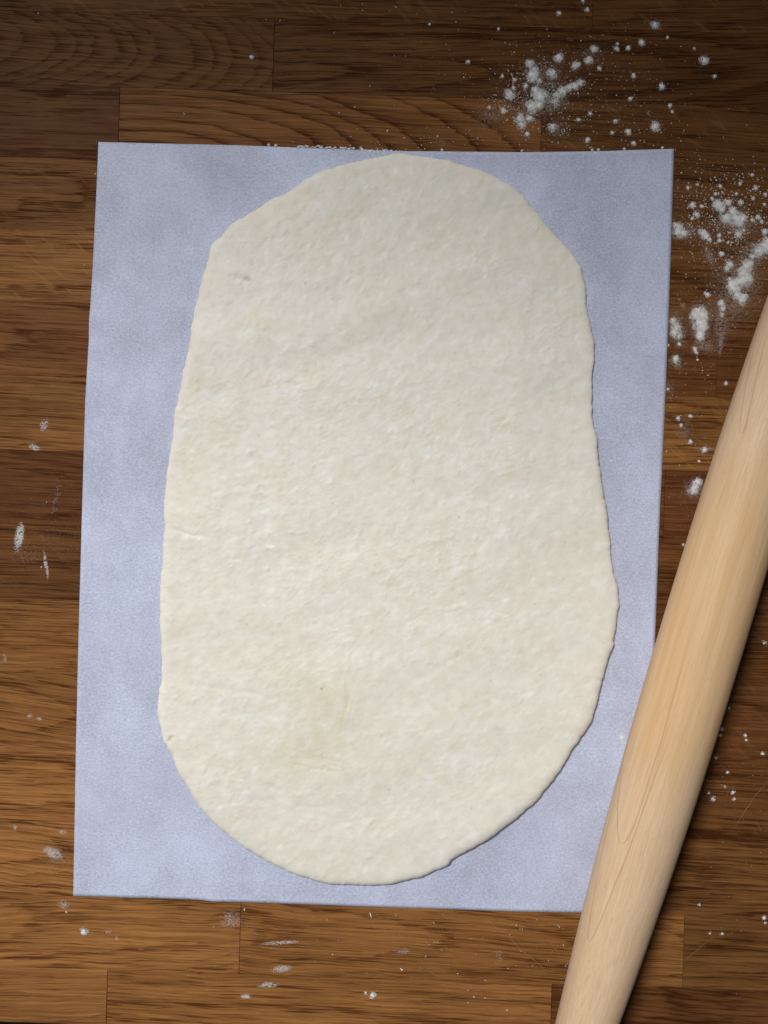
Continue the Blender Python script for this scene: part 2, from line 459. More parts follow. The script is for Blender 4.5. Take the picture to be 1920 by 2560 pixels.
# ------------------------------------------------------------------ dough
OUT = [(1050,390),(1004,384),(974,387),(899,403),(848,415),(797,432),(751,458),(721,479),(683,496),(654,515),(620,536),(582,559),(557,586),(536,605),(527,620),(519,654),(508,688),(498,730),(487,772),(479,814),(475,852),(468,886),(458,928),(451,970),(443,1008),(436,1042),(434,1089),(426,1127),(417,1186),(411,1236),(408,1270),(411,1321),(407,1371),(405,1422),(401,1447),(400,1506),(401,1570),(404,1633),(404,1670),(403,1705),(396,1743),(394,1777),(401,1819),(411,1857),(430,1891),(445,1929),(470,1971),(493,2009),(523,2047),(561,2081),(603,2113),(645,2140),(688,2163),(730,2182),(772,2197),(814,2208),(839,2212),(890,2212),(928,2214),(983,2210),(1005,2203),(1051,2193),(1089,2176),(1119,2163),(1131,2149),(1178,2123),(1224,2098),(1262,2068),(1300,2039),(1342,2001),(1372,1963),(1397,1933),(1423,1887),(1452,1845),(1477,1807),(1494,1756),(1503,1714),(1515,1672),(1524,1641),(1536,1612),(1535,1596),(1545,1536),(1548,1506),(1545,1468),(1534,1430),(1528,1380),(1522,1321),(1517,1274),(1509,1232),(1499,1160),(1492,1093),(1482,1051),(1480,983),(1481,941),(1486,903),(1485,856),(1475,806),(1467,763),(1465,721),(1456,679),(1444,654),(1418,620),(1393,591),(1368,565),(1351,540),(1330,519),(1317,498),(1288,472),(1245,445),(1203,426),(1153,411),(1119,401),(1077,394)]
oc = np.array(OUT, float)
def catmull(p, n):
    m = len(p); out = []
    t = np.linspace(0, m, n, endpoint=False); i = t.astype(int); f = (t - i)[:, None]
    a, b, c, d = p[(i - 1) % m], p[i % m], p[(i + 1) % m], p[(i + 2) % m]
    return .5 * ((2 * b) + (c - a) * f + (2 * a - 5 * b + 4 * c - d) * f**2 + (3 * b - a - 3 * c + d) * f**3)
dn = catmull(oc, 6000)
seg = np.r_[0, np.cumsum(np.hypot(*(np.roll(dn, -1, 0) - dn).T))]
NB = 1400
ti = np.linspace(0, seg[-1], NB, endpoint=False)
B = np.stack([np.interp(ti, seg, np.r_[dn[:, 0], dn[0, 0]]), np.interp(ti, seg, np.r_[dn[:, 1], dn[0, 1]])], -1)
tan = np.roll(B, -2, 0) - np.roll(B, 2, 0); tan /= np.hypot(*tan.T)[:, None]
nrm = np.stack([-tan[:, 1], tan[:, 0]], -1)
cen = np.array([950., 1330.])
if ((B - cen) * nrm).sum() < 0: nrm = -nrm
# ragged small-scale edge
B = B + nrm * (fbm(B[:, 0] / 14, B[:, 1] / 14, 3) * 2.6)[:, None]
H = 0.0042
hb = H * (1 + .25 * fbm(B[:, 0] / 200, B[:, 1] / 200, 2))
hb = hb * (0.80 + 0.35 * np.clip((B[:, 1] - 1000) / 1200, 0, 1))       # plumper at the near end
rings = []
# under edge, bulge, then the roll-over; offsets inward in px, heights as a share of h
prof = [(9, 0.02), (3.5, 0.10), (1.0, 0.24), (0, 0.42), (0.8, 0.58), (2.4, 0.71), (5, 0.82), (8.5, 0.90), (13, 0.955), (18, 0.985), (24, 1.0)]
for off, hh in prof:
    q = B - nrm * off
    rings.append((q, hb * hh + .0006))
q0 = B - nrm * 24
ker = np.exp(-(np.arange(-60, 61) / 26.0) ** 2); ker /= ker.sum()
qs = np.stack([np.convolve(np.r_[q0[-60:, k], q0[:, k], q0[:60, k]], ker, 'valid') for k in (0, 1)], -1)
NR = 300
for r_ in range(1, NR):
    t_ = (r_ / NR)
    s_ = 1 - t_
    bl_ = min(1.0, (1 - s_) / .10); bl_ = bl_ * bl_ * (3 - 2 * bl_)
    q = cen + (q0 * (1 - bl_) + qs * bl_ - cen) * s_
    base = hb * s_ + H * .92 * (1 - s_) if s_ > .85 else None
    wgt = np.clip((1 - s_) / .25, 0, 1)
    rings.append((q, (hb * (1 - wgt) + H * .95 * wgt) + .0006))
Q = np.stack([r[0] for r in rings]); Zr = np.stack([r[1] for r in rings])
inn = np.zeros((len(rings), 1)); inn[:len(prof), 0] = [0, 0, .1, .25, .4, .5, .6, .75, .9, 1, 1]; inn[len(prof):] = 1
X_, Y_ = Q[..., 0], Q[..., 1]
a_ = math.radians(32)
uu = X_ * math.cos(a_) - Y_ * math.sin(a_); vv = X_ * math.sin(a_) + Y_ * math.cos(a_)
bump = 0.00060 * fbm(X_ / 210, Y_ / 190, 2)
bump += 0.00022 * fbm(uu / 60, vv / 44, 2)
bump += 0.00013 * fbm(uu / 19 + 5, vv / 15 + 9, 2)
rough_zone = .55 + .6 * np.clip(fbm(X_ / 260 + 3, Y_ / 260 + 8, 2) + .4, 0, 1) + .35 * np.clip((1750 - X_ * .6 - 500) / 900, 0, 1)
bl = fbm(X_ / 21 + 31, Y_ / 17 + 11, 2)
bump += 0.00034 * np.clip(bl - .25, 0, 1) * rough_zone               # small blisters
# soft wave lines where the sheet was rolled
bump += 0.00042 * (.5 + fbm(X_ / 300 + 9, Y_ / 200, 2)) * np.sin((Y_ + .22 * X_ + 60 * fbm(X_ / 240, Y_ / 240, 2)) / 36.0)
def g2(x, y, sx, sy=None, rot=0):
    sy = sy or sx; r = math.radians(rot)
    dx, dy = X_ - x, Y_ - y
    a = dx * math.cos(r) + dy * math.sin(r); b = -dx * math.sin(r) + dy * math.cos(r)
    return np.exp(-(a / sx) ** 2 - (b / sy) ** 2)
bump -= 0.0006 * g2(620, 698, 9, 6) + 0.0003 * g2(605, 690, 20, 10)  # the pit
# crease, folded edge of the drier patch lower left
fold = np.exp(-((X_ - (872 - np.abs(Y_ - 1740) * .22) - 6 * fbm(X_ / 20, Y_ / 20, 2)) / 6.0) ** 2) * np.exp(-((Y_ - 1750) / 75) ** 2)
bump -= .00022 * fold
def crease(x0, y0, x1, y1, wd, dep):
    global bump
    L_ = math.hypot(x1 - x0, y1 - y0); ux, uy = (x1 - x0) / L_, (y1 - y0) / L_
    a = ((X_ - x0) * ux + (Y_ - y0) * uy) / L_
    b = -(X_ - x0) * uy + (Y_ - y0) * ux + 7 * fbm(X_ / 30, Y_ / 30, 2)
    bump = bump - dep * np.exp(-(b / wd) ** 2) * np.clip(a * 6, 0, 1) * np.clip((1 - a) * 6, 0, 1)
crease(440, 1705, 700, 1745, 9, .00028)
crease(420, 1320, 520, 1345, 6, .0004)
crease(720, 1870, 840, 1905, 4, .0002); crease(700, 1900, 860, 1940, 4, .00018); crease(740, 1885, 850, 1922, 3, .00015)
crease(590, 1945, 720, 1980, 4, .00018); crease(730, 2010, 860, 2022, 5, .00018)
crease(690, 2000, 560, 2010, 4, .00018); crease(1050, 1700, 1200, 1600, 9, .00015)
crease(700, 670, 780, 600, 5, .00010); crease(640, 600, 760, 590, 4, .00012)
crease(416, 1858, 430, 1836, 4, .0010)
bump += .0005 * g2(680, 1372, 14, 6, 20)
Zd = Zr + bump * inn
kd = (D - Zd) / D
Vd = np.stack([(X_ - 960) * S * kd, (1280 - Y_) * S * kd, Zd], -1)
nr = len(rings)
Vd = Vd.reshape(-1, 3)
Vd = np.vstack([Vd, [[(cen[0] - 960) * S * .99, (1280 - cen[1]) * S * .99, float(Zd[-1].mean())]]])
ii = np.arange(nr * NB).reshape(nr, NB); jj = np.roll(ii, -1, 1)
Fd = np.stack([ii[:-1], ii[1:], jj[1:], jj[:-1]], -1).reshape(-1, 4)
c0 = nr * NB
me_tris = [(int(ii[-1, k]), c0, int(jj[-1, k])) for k in range(NB)]
# close the middle with degenerate-free quads: use pairs of triangles as quads
Fc = np.stack([ii[-1, 0::2], np.full(NB // 2, c0), np.roll(ii[-1, 0::2], -1), ii[-1, 1::2]], -1)
Fd = np.vstack([Fd, Fc])
dough = link_np('dough_sheet', Vd, Fd, M_dough, smooth=True)
me = dough.data
import bmesh
# consistent outward normals
if me.polygons[nr * 200].normal.z < 0: me.flip_normals()
tag(dough, 'big long oval of rolled out pale raw dough lying on the parchment', 'dough')
yel = .62 * g2(815, 1810, 75, 80, 15) + .35 * g2(760, 1700, 110, 45, 25) + .30 * g2(650, 815, 50, 30, 30) + .4 * g2(490, 935, 28, 35) + .35 * g2(470, 1180, 30, 60)
yel += .35 * g2(750, 1900, 130, 50, 20) + .3 * g2(700, 500, 90, 50, -30) + .22 * fold + .25 * g2(950, 620, 260, 160) * np.clip(fbm(X_ / 60, Y_ / 60, 3) + .4, 0, 1)
yel += .30 * np.clip(fbm(X_ / 90 + 50, Y_ / 70, 3), 0, 1)
yel = yel * (.6 + .8 * np.clip(fbm(X_ / 24, Y_ / 24, 3) + .5, 0, 1)) * np.where(True, 1, 1)
pit = .42 * g2(621, 699, 6, 4) + .16 * g2(604, 690, 20, 10) + .6 * g2(764, 708, 2.5) + .8 * g2(804, 1722, 2.6) + .35 * g2(1137, 882, 2.5)
for _ in range(70):
    xx, yy = rr.uniform(430, 1480), rr.uniform(450, 2150)
    pit = pit + rr.uniform(.15, .45) * g2(xx, yy, rr.uniform(1.6, 2.4))
pit += .25 * g2(427, 1848, 4, 9, -30)
flo = .8 * g2(680, 1370, 14, 6, 20) + .35 * g2(850, 960, 14, 8) + .5 * g2(1335, 566, 12, 8) + .4 * g2(1435, 645, 12, 6, 50) + .45 * g2(1500, 1272, 16, 10) + .3 * g2(620, 828, 22, 10)
flo += .45 * g2(1090, 2165, 60, 16, -25) * np.clip(fbm(X_ / 9, Y_ / 9, 2) + .5, 0, 1) + .35 * g2(1480, 1060, 14, 40) + .3 * g2(505, 880, 22, 8)
flo += .35 * np.clip(fbm(X_ / 34 + 7, Y_ / 22 + 3, 3) - .22, 0, 1) * 2
cols = np.zeros((len(Vd), 4), np.float32); cols[:, 3] = 1
cols[:-1, 0] = np.clip(yel, 0, 1).ravel(); cols[:-1, 1] = np.clip(pit, 0, 1).ravel(); cols[:-1, 2] = np.clip(flo, 0, 1).ravel()
at = me.color_attributes.new('pigment', 'FLOAT_COLOR', 'POINT')
at.data.foreach_set('color', cols.ravel())

# ------------------------------------------------------------------ rolling pin (axis, radii fitted to the two outlines)
PIN_A, PIN_OFF, PIN_R, PIN_T0, PIN_K, PIN_P = math.radians(73.346), 0.20140647, 0.02334385, -0.01199345, 0.14096206, 2.16457259
PIN_R += 0.0
up = Vector((math.cos(PIN_A), math.sin(PIN_A), 0)); npn = Vector((up.y, -up.x, 0))
NA, NZ = 128, 260
z0, z1 = -0.285, 0.262
Vp = []; 
zs = np.linspace(z0, z1, NZ)
def prad(z):
    r = PIN_R - PIN_K * abs(z) ** PIN_P
    e = min(z - z0, z1 - z)
    if e < 0.006: r -= 0.006 * (1 - math.sqrt(max(0, 1 - (1 - e / .006) ** 2)))
    return r
for z in zs:
    r = prad(z)
    for a in range(NA):
        th = 2 * math.pi * a / NA
        Vp.append((r * math.sin(th), r * math.cos(th), z))
Vp = Vp + [(0, 0, z0), (0, 0, z1)]
Fp = []
for k in range(NZ - 1):
    for a in range(NA):
        b = (a + 1) % NA
        Fp.append((k * NA + a, k * NA + b, (k + 1) * NA + b, (k + 1) * NA + a))
for a in range(NA):
    b = (a + 1) % NA
    Fp.append((NZ * NA, b, a)); Fp.append((NZ * NA + 1, (NZ - 1) * NA + a, (NZ - 1) * NA + b))
# in the pin's own frame: z along the axis, y up, x towards the right of the photograph
rotm = Matrix(((npn.x, 0, up.x), (npn.y, 0, up.y), (0, 1, 0))).to_4x4()
pin_mid = npn * PIN_OFF + up * PIN_T0 + Vector((0, 0, PIN_R + .0008))

def pin_coords(px, py):
    """(mm along, mm round) of the pin's surface point seen at a photograph pixel"""
    ray = Vector(((px - 960) * S, (1280 - py) * S, -D)); o = Vector((0, 0, D))
    inv = (Matrix.Translation(pin_mid) @ rotm).inverted()
    lo = inv @ o; ld = inv.to_3x3() @ ray
    t = .7
    while t < 1.1:
        p = lo + ld * t
        if math.hypot(p.x, p.y) <= prad(min(max(p.z, z0), z1)): break
        t += .0005
    return p.z * 1000, math.atan2(p.x, p.y) * 22
def loop_from(tip, side, length=500, w=0.42, drift_pt=None, p=1.75):
    """loop opening up the pin from the tip and passing through the point `side`"""
    zt, vt = pin_coords(*tip); zs_, vs = pin_coords(*side)
    dr = 0.0
    if drift_pt:
        zd, vd = pin_coords(*drift_pt)      # opposite flank
        dr_mid = ((vs + vd) / 2 - vt) / ((zs_ + zd) / 2 - zt); dr = dr_mid
    half = abs(vs - vt - dr * (zs_ - zt))
    k = half ** p / max(zs_ - zt, 1)
    return (zt, vt, k, p, 1.0, length, w, dr)
LOOPS.append(loop_from((1553, 2109), (1652, 1860), 150, .75, (1556, 1900)))
LOOPS.append(loop_from((1472, 2356), (1600, 2050), 150, .65, (1490, 2170)))
LOOPS.append(loop_from((1855, 1085), (1884, 985), 70, .6, (1858, 1000), 2.6))
M_maple = maple_material()
pin = link('rolling_pin', Vp, Fp, M_maple, smooth=True)
pin.matrix_world = Matrix.Translation(pin_mid) @ rotm
if pin.data.polygons[NA * 100].normal.dot(Vector(pin.data.polygons[NA * 100].center) * Vector((1, 1, 0)) if False else Vector((pin.data.polygons[NA * 100].center.x, pin.data.polygons[NA * 100].center.y, 0))) < 0:
    pin.data.flip_normals()
tag(pin, 'pale maple tapered rolling pin without handles lying across the parchment edge', 'rolling pin')

# ------------------------------------------------------------------ flour
OCT = np.array([(1, 0, 0), (-1, 0, 0), (0, 1, 0), (0, -1, 0), (0, 0, 1), (0, 0, -.6)], float)
OF = np.array([(0, 2, 4), (2, 1, 4), (1, 3, 4), (3, 0, 4), (2, 0, 5), (1, 2, 5), (3, 1, 5), (0, 3, 5)])
def grains_mesh(pts, sz, zb, flat=.7):
    """pts px (n,2), sz metres (n,), zb metres (n,) -> octahedral crumbs"""
    n = len(pts)
    ang = rng.random(n) * 2 * np.pi
    jit = 1 + .45 * (rng.random((n, 6, 1)) - .5)
    v = OCT[None] * jit
    st = np.stack([1 + .8 * rng.random(n), .7 + .4 * rng.random(n), flat * (.7 + .5 * rng.random(n))], -1)
    v = v * st[:, None] * sz[:, None, None]
    c, s = np.cos(ang)[:, None], np.sin(ang)[:, None]
    x = v[..., 0] * c - v[..., 1] * s; y = v[..., 0] * s + v[..., 1] * c
    kk = 1.0
    x = x + ((pts[:, 0] - 960) * S)[:, None]; y = y + ((1280 - pts[:, 1]) * S)[:, None]
    z = v[..., 2] + zb[:, None] + sz[:, None] * .4
    V = np.stack([x, y, z], -1).reshape(-1, 3)
    F = (OF[None] + (np.arange(n) * 6)[:, None, None]).reshape(-1, 3)
    return V, F
class Flour:
    def __init__(self): self.p = []; self.s = []; self.z = []
    def add(self, p, s, z):
        self.p.append(p); self.s.append(s); self.z.append(z)
    def clump(self, x, y, r, dens=1.0, ry=None, rot=0, height=None, base=0.0):
        """heaped clump: packed core, feathery rim; r in px"""
        ry = ry or r; n = int(dens * (40 + 5.4 * r * ry))
        rad = rng.random(n) ** .72 * 1.02 + rng.exponential(.06, n); th = rng.random(n) * 2 * np.pi
        # lobed outline
        ph = rng.random(3) * 6.28
        lob = 1 + .22 * np.sin(2 * th + ph[0]) + .17 * np.sin(3 * th + ph[1]) + .12 * np.sin(5 * th + ph[2])
        rad = rad * lob
        a = rad * np.cos(th) * r; b = rad * np.sin(th) * ry; t = math.radians(rot)
        p = np.stack([x + a * math.cos(t) - b * math.sin(t), y + a * math.sin(t) + b * math.cos(t)], -1)
        hgt = .7 * (height if height is not None else min(r, ry) * S * .30)
        zc = hgt * np.clip(1 - rad ** 2, 0, 1) * (.72 + .28 * rng.random(n)) * (.7 + .6 * vnoise(p[:, 0] / 6, p[:, 1] / 6))
        s = 0.00009 + 0.00011 * rng.random(n) ** 2 + .00010 * np.clip(1 - rad, 0, 1)
        self.add(p, s, base + zc)
        m = int(n * .55)          # thrown rim
        rad = .95 + rng.exponential(.30, m); th = rng.random(m) * 2 * np.pi
        p = np.stack([x + rad * np.cos(th) * r, y + rad * np.sin(th) * ry], -1)
        self.add(p, 0.00004 + 0.00008 * rng.random(m) ** 2, np.full(m, base))
    def dust(self, x, y, rx, ry, rot=0, n=600, sz=0.00007, base=0.0):
        """thin film of single grains"""
        q = rng.normal(size=(n, 2)) * .55
        a = q[:, 0] * rx; b = q[:, 1] * ry; t = math.radians(rot)
        p = np.stack([x + a * math.cos(t) - b * math.sin(t), y + a * math.sin(t) + b * math.cos(t)], -1)
        keep = vnoise(p[:, 0] / 5 + 40, p[:, 1] / 3.0) > .28
        p = p[keep]
        self.add(p, sz * (.6 + .9 * rng.random(len(p))), np.full(len(p), base))
    def smear(self, x, y, rx, ry, rot=0, n=600, sz=0.00009):
        """finger smear: even film with a clear outline, broken by the grain"""
        n = int(n * 2.2); sz = sz * .68
        th = rng.random(n) * 6.283; rd = rng.random(n) ** .55 * (.86 + .16 * rng.normal(size=n))
        a = rd * np.cos(th) * rx; b = rd * np.sin(th) * ry; t = math.radians(rot)
        p = np.stack([x + a * math.cos(t) - b * math.sin(t), y + a * math.sin(t) + b * math.cos(t)], -1)
        keep = vnoise(p[:, 0] / 3.2 + 9, p[:, 1] / 2.2 + 5) + .35 * vnoise(p[:, 0] / 14, p[:, 1] / 9) > .30 + .35 * rng.random(len(p))
        p = p[keep]
        self.add(p, sz * (.6 + .9 * rng.random(len(p))), np.zeros(len(p)))
    def bits(self, x, y, rx, ry, n, smin=.00008, smax=.0006, pw=3.5):
        q = rng.normal(size=(n, 2))
        p = np.stack([x + q[:, 0] * rx, y + q[:, 1] * ry], -1)
        s = .7 * smin + (.78 * smax - smin) * rng.random(n) ** (pw * 1.6)
        self.add(p, s, np.zeros(n))
    def crumb(self, x, y, r, base=0.0):
        """single little lump of a few fused pieces"""
        n = max(3, int(r * 1.4))
        q = rng.normal(size=(n, 2)) * r * .38
        p = np.array([x, y]) + q
        self.add(p, np.full(n, max(r, 2.4) * S * .38) * (.6 + .6 * rng.random(n)), np.full(n, base))
    def build(self, name, label, off_paper=True, zmask=None):
        p = np.concatenate(self.p); s = np.concatenate(self.s); z = np.concatenate(self.z)
        if off_paper:             # nothing slides under or over the parchment
            xr = np.interp(p[:, 1], [q[1] for q in PR], [q[0] for q in PR]); xl = np.interp(p[:, 1], [q[1] for q in PL], [q[0] for q in PL])
            yt = np.interp(p[:, 0], [q[0] for q in PT], [q[1] for q in PT]); yb = np.interp(p[:, 0], [q[0] for q in PB], [q[1] for q in PB])
            ins = (p[:, 0] > xl - 1) & (p[:, 0] < xr + 1) & (p[:, 1] > yt - 1) & (p[:, 1] < yb + 1)
            p, s, z = p[~ins], s[~ins], z[~ins]
        V, F = grains_mesh(p, s, z)
        o = link_np(name, V, F, M_flour)
        tag(o, label, 'flour', None, 'stuff')
        return o

# -- scatter above the parchment
f = Flour(); k = 1 / 1.728
for x, y, r, dn_ in [(630,275,18,1),(650,300,14,.6),(643,325,27,1.2),(670,350,14,.6),(755,250,20,1.1),(725,318,21,1),(675,418,29,1.2),(655,392,20,.9),(636,462,27,1.1),(668,455,18,1),(543,410,23,1),(515,478,13,1),(588,512,19,1.1),(628,512,15,1.1),
                   (595,540,22,.6),(728,550,20,.7),(618,580,11,1),(885,260,17,1),(908,212,16,1),(880,265,10,1),(825,285,17,.9),(840,278,10,.8),(1113,185,14,.9),(1055,208,11,.9),(1005,210,11,.8),(1008,190,7,.6),(1170,108,17,.8),(1383,262,19,1.1),
                   (1427,330,10,.5),(1200,375,14,1),(1078,328,10,1),(1172,548,20,1.1),(1055,570,13,1),(985,573,8,.8),(880,605,11,1),(840,518,10,.6),(1078,620,10,1),(1235,457,9,1),(1245,483,6,1),
                   (1063,428,8,1),(930,296,10,.8),(770,395,22,.9),(800,380,16,.8),(824,372,18,1),(850,358,17,.7),(745,410,14,.7),(890,492,10,.6),(1000,525,11,.5),(755,58,11,.8),(877,42,10,.8),(860,5,8,.7),
                   (363,268,9,.7),(495,125,6,.8),(197,105,6,.4),(510,330,8,.6),(565,345,10,.6),(612,372,10,.9),(560,380,9,.8),(1225,162,6,.8),(1340,210,6,.6),(740,440,20,.4),(455,465,9,.4),(640,345,10,.8)]:
    f.clump(960 + x * k, y * k, r * k * .92, dn_, height=min(r, 20) * k * S * .25)
for x, y, rx, ry, n in [(690,360,80,90,2600),(720,440,70,55,2200),(460,500,60,50,700),(640,300,60,40,700),(900,230,80,40,600),(760,560,55,40,600),(600,470,120,90,1100),(1180,110,30,30,120),(240,620,40,20,200)]:
    f.dust(960 + x * k, y * k, rx * k, ry * k, 0, int(n * 3.0), .000045)
f.bits(1360, 230, 75, 62, 1500, smax=.00062); f.bits(1520, 190, 110, 85, 700, smax=.0006); f.bits(1290, 255, 40, 40, 500, smax=.0006)
f.bits(1180, 150, 150, 90, 260, smax=.0004); f.bits(1600, 330, 110, 45, 380, smax=.0006)
f.bits(1080, 350, 130, 16, 260, smax=.0006)
for x, y, r in [(990,18,3),(1130,30,2.5),(700,52,2.5),(665,50,2),(836,83,2.5),(906,27,2.5),(906,10,2),(926,215,2.5),(460,284,3.5),(96,34,2.5),(847,282,3),(888,268,3),(1010,345,3),(968,325,3)]:
    f.crumb(x, y, r)
f.clump(629, 143, 5, .6)
f.build('flour_scatter', 'white flour specks and small heaps scattered on dark wood above the parchment')

# -- rim of flour caught along the parchment's top edge
f = Flour()
for x in 745 + 265 * rng.random(60):
    yy = float(np.interp(x, [q[0] for q in PT], [q[1] for q in PT]))
    big = 1 if 900 < x < 985 else .45
    rr_ = 1.2 + 3.6 * big * rng.random() ** 1.5
    f.clump(x + rng.normal() * 3, yy + (-1 if x < 900 else 3) + rng.normal() * 1.5, rr_ * 1.7, .35 + .6 * rng.random(), rr_ * .7, rng.normal() * 25, .0003, .0009)
for x in (1105, 1305, 1480, 1495, 1560, 1655, 672, 690):
    yy = float(np.interp(x, [q[0] for q in PT], [q[1] for q in PT]))
    f.clump(x, yy - 2, 3, 1, height=.0005, base=.0006)
f.build('flour_rim', 'crumbly line of flour caught along the top edge of the parchment', off_paper=False)

# -- heaps on the right
f = Flour(); k = 1 / 2.304
def rc(x, y): return 1520 + x * k, 320 + y * k
for x, y, r, dn_ in [(485,445,17,1),(540,450,10,1),(510,500,17,.9),(485,522,9,.9),(388,560,16,.8),(400,600,30,.9),(435,610,22,.8),(412,570,22,.5),(640,445,28,1.1),(625,440,20,1),(690,430,20,1),(655,470,18,1),(720,490,24,.9),(718,470,18,.9),
                   (740,525,34,1.1),(680,520,28,1.1),(775,520,24,.9),(760,550,22,.7),(545,605,22,1),(565,625,22,1),(585,645,12,1),(640,620,12,.7),(750,612,20,.8),(640,650,11,1),(865,515,14,.8),(830,530,10,.8),(905,600,18,.9),(905,690,34,1.2),(922,660,30,1.2),
                   (865,712,28,.9),(830,742,13,1),(700,788,22,1),(684,812,15,.8),(655,728,14,.7),(795,800,32,1.2),(820,780,18,1),(775,835,26,1.1),(800,868,34,1.1),(765,885,30,1.1),(730,900,30,1.2),(706,905,22,1.2),(725,930,26,1.2),(745,962,24,1),(770,990,26,1),
                   (782,970,20,.9),(575,962,13,1),(560,952,8,.8),(652,1012,20,1),(660,1040,15,.8),(655,1075,14,.4),(520,1062,34,1),(500,1080,24,1),(550,1080,28,1.1),(530,1120,38,1.3),(545,1150,28,1.1),(530,1185,24,1.2),(530,1205,20,1),(500,1275,14,.9),(508,1295,9,.7),
                   (372,1110,20,.6),(395,1150,26,.7),(380,1180,20,.9),(405,1200,20,.45),(345,1250,7,1),(410,1245,9,1),(390,1328,18,1),(515,1335,5,1),(680,1472,10,.9),(405,1672,11,.8),(475,1660,11,.5),(420,1712,9,.8),
                   (475,1808,11,.8),(556,1855,14,.9),(525,1920,7,1),(515,2040,24,1),(500,2070,24,.7),(490,2090,26,.4),(345,1505,7,.6),(830,270,9,.9),(760,320,10,.8),(850,345,13,.7),(460,345,9,.9),(515,325,8,.6),(645,335,11,.7),
                   (620,380,9,.8),(600,408,9,.9),(740,380,9,.6),(765,430,14,.9),(835,405,10,.9),(905,385,11,.8),(780,590,10,.7),(650,725,10,.7),(885,540,10,.8),(900,440,8,.6),(690,660,6,1),(700,870,10,.8)]:
    X0, Y0 = rc(x, y)
    f.clump(X0, Y0, r * k, dn_, height=min(r, 30) * k * S * .28)
for x, y, rx, ry, rot, n in [(760,900,130,150,0,5200),(850,720,70,60,-30,2200),(530,1130,60,110,0,2200),(395,1160,45,90,-10,2000),(650,1150,40,110,0,1100),(580,730,26,70,-20,500),(390,1350,40,35,0,700),(500,2080,60,50,-30,1100),
                             (740,560,120,60,0,1700),(440,600,70,40,0,900),(700,1050,120,120,0,1500),(560,1250,70,50,0,700),(440,1740,50,70,0,350),(560,1850,50,20,0,300),(350,1500,40,60,0,260),(650,1250,14,60,10,260),(430,1020,14,30,-30,120)]:
    X0, Y0 = rc(x, y); f.dust(X0, Y0, rx * k, ry * k, rot, int(n * 3.2), .00005)
X0, Y0 = rc(690, 500); f.bits(X0, Y0, 75, 62, 2600, smax=.0007); f.bits(X0 + 40, Y0 + 60, 60, 60, 900, smax=.0006); f.bits(1620 + 120, 480, 60, 70, 500, smax=.0005)
f.bits(1780, 700, 50, 90, 500, smax=.0005); f.bits(1720, 900, 60, 120, 420, smax=.0005); f.bits(1680, 1100, 30, 110, 160, smax=.0004)
f.build('flour_heaps', 'loose white flour heaped and smudged on the wood right of the parchment')

# -- smears on the left
f = Flour()
f.smear(48, 1342, 12, 38, 10, 2600, .00010); f.dust(62, 1385, 40, 30, 30, 500, .00006); f.smear(115, 1412, 5, 36, -9, 900, .00010)
f.smear(110, 1062, 12, 18, 25, 700); f.smear(86, 1118, 16, 9, 20, 600); f.dust(140, 1245, 8, 45, 12, 300); f.dust(130, 1330, 70, 70, 0, 900, .00005)
f.smear(75, 1790, 8, 5, 0, 130); f.smear(98, 1797, 7, 5, 0, 110); f.smear(38, 2068, 5, 9, 0, 90); f.smear(157, 2080, 11, 6, 0, 170)
f.smear(132, 2132, 30, 13, 25, 1300, .00009); f.dust(138, 2140, 38, 26, 20, 600, .00007); f.smear(160, 2262, 17, 12, 0, 330); f.crumb(165, 2278, 4); f.crumb(165, 2262, 2.5)
f.crumb(104, 1418, 3); f.crumb(117, 1255, 2.6); f.crumb(210, 664, 3.2); f.crumb(238, 436, 3.4); f.smear(12, 1645, 5, 12, -15, 120)
f.bits(120, 1350, 90, 120, 260, smax=.00022); f.bits(110, 2150, 60, 80, 120, smax=.0003); f.bits(150, 900, 50, 120, 60, smax=.0002)
f.build('flour_smears', 'faint chalky finger smears of flour on the wood left of the parchment')

# -- bits below the parchment
f = Flour(); k = 1 / 1.728
for x, y, r in [(203,241,3),(664,253,3),(993,304,3),(1048,284,3),(1036,281,2.5),(1020,264,2.2),(1205,267,4),(1226,352,3),(1240,430,3.5),(1236,442,3),(1092,440,3),(1043,376,2.6),(701,370,3),(645,348,3),(668,337,3),(680,337,3),(627,395,3.5),(527,455,5),(768,474,2.6),
                (886,503,2.4),(837,574,4),(981,630,4),(228,390,3.5),(500,222,2),(886,580,2),(812,545,1.8),(812,600,1.8),(985,450,2),(1160,418,2),(1110,240,1.8)]:
    f.crumb(700 + x * k, 2160 + y * k, r * .8)
f.clump(932, 2488, 7, .9); f.clump(914, 2482, 4, .4); f.clump(210, 2329, 8, .9); f.crumb(212, 2329, 4); f.crumb(533, 2317, 2.6); f.crumb(611, 2273, 3.6); f.crumb(575, 2292, 2.4)
f.smear(575, 2300, 30, 24, 0, 1100, .00008); f.smear(703, 2422, 28, 10, -8, 900); f.smear(672, 2462, 28, 8, -4, 850); f.smear(615, 2491, 14, 6, 0, 420)
f.smear(700, 2357, 56, 5, -4, 700, .00010); f.dust(1008, 2378, 16, 8, 0, 180); f.dust(1247, 2390, 8, 16, 0, 160); f.dust(1010, 2378, 20, 9, 0, 140); f.smear(272, 2330, 10, 4, 0, 90); f.smear(292, 2345, 5, 7, 0, 60)
for a in range(9): f.crumb(925 + a * .4, 2283 + a * 1.1, 1.4)
f.bits(1150, 2360, 220, 60, 260, smax=.0003); f.bits(600, 2350, 150, 50, 160, smax=.0003)
f.build('flour_crumbs', 'tiny white flour crumbs dotted on lighter wood below the parchment')

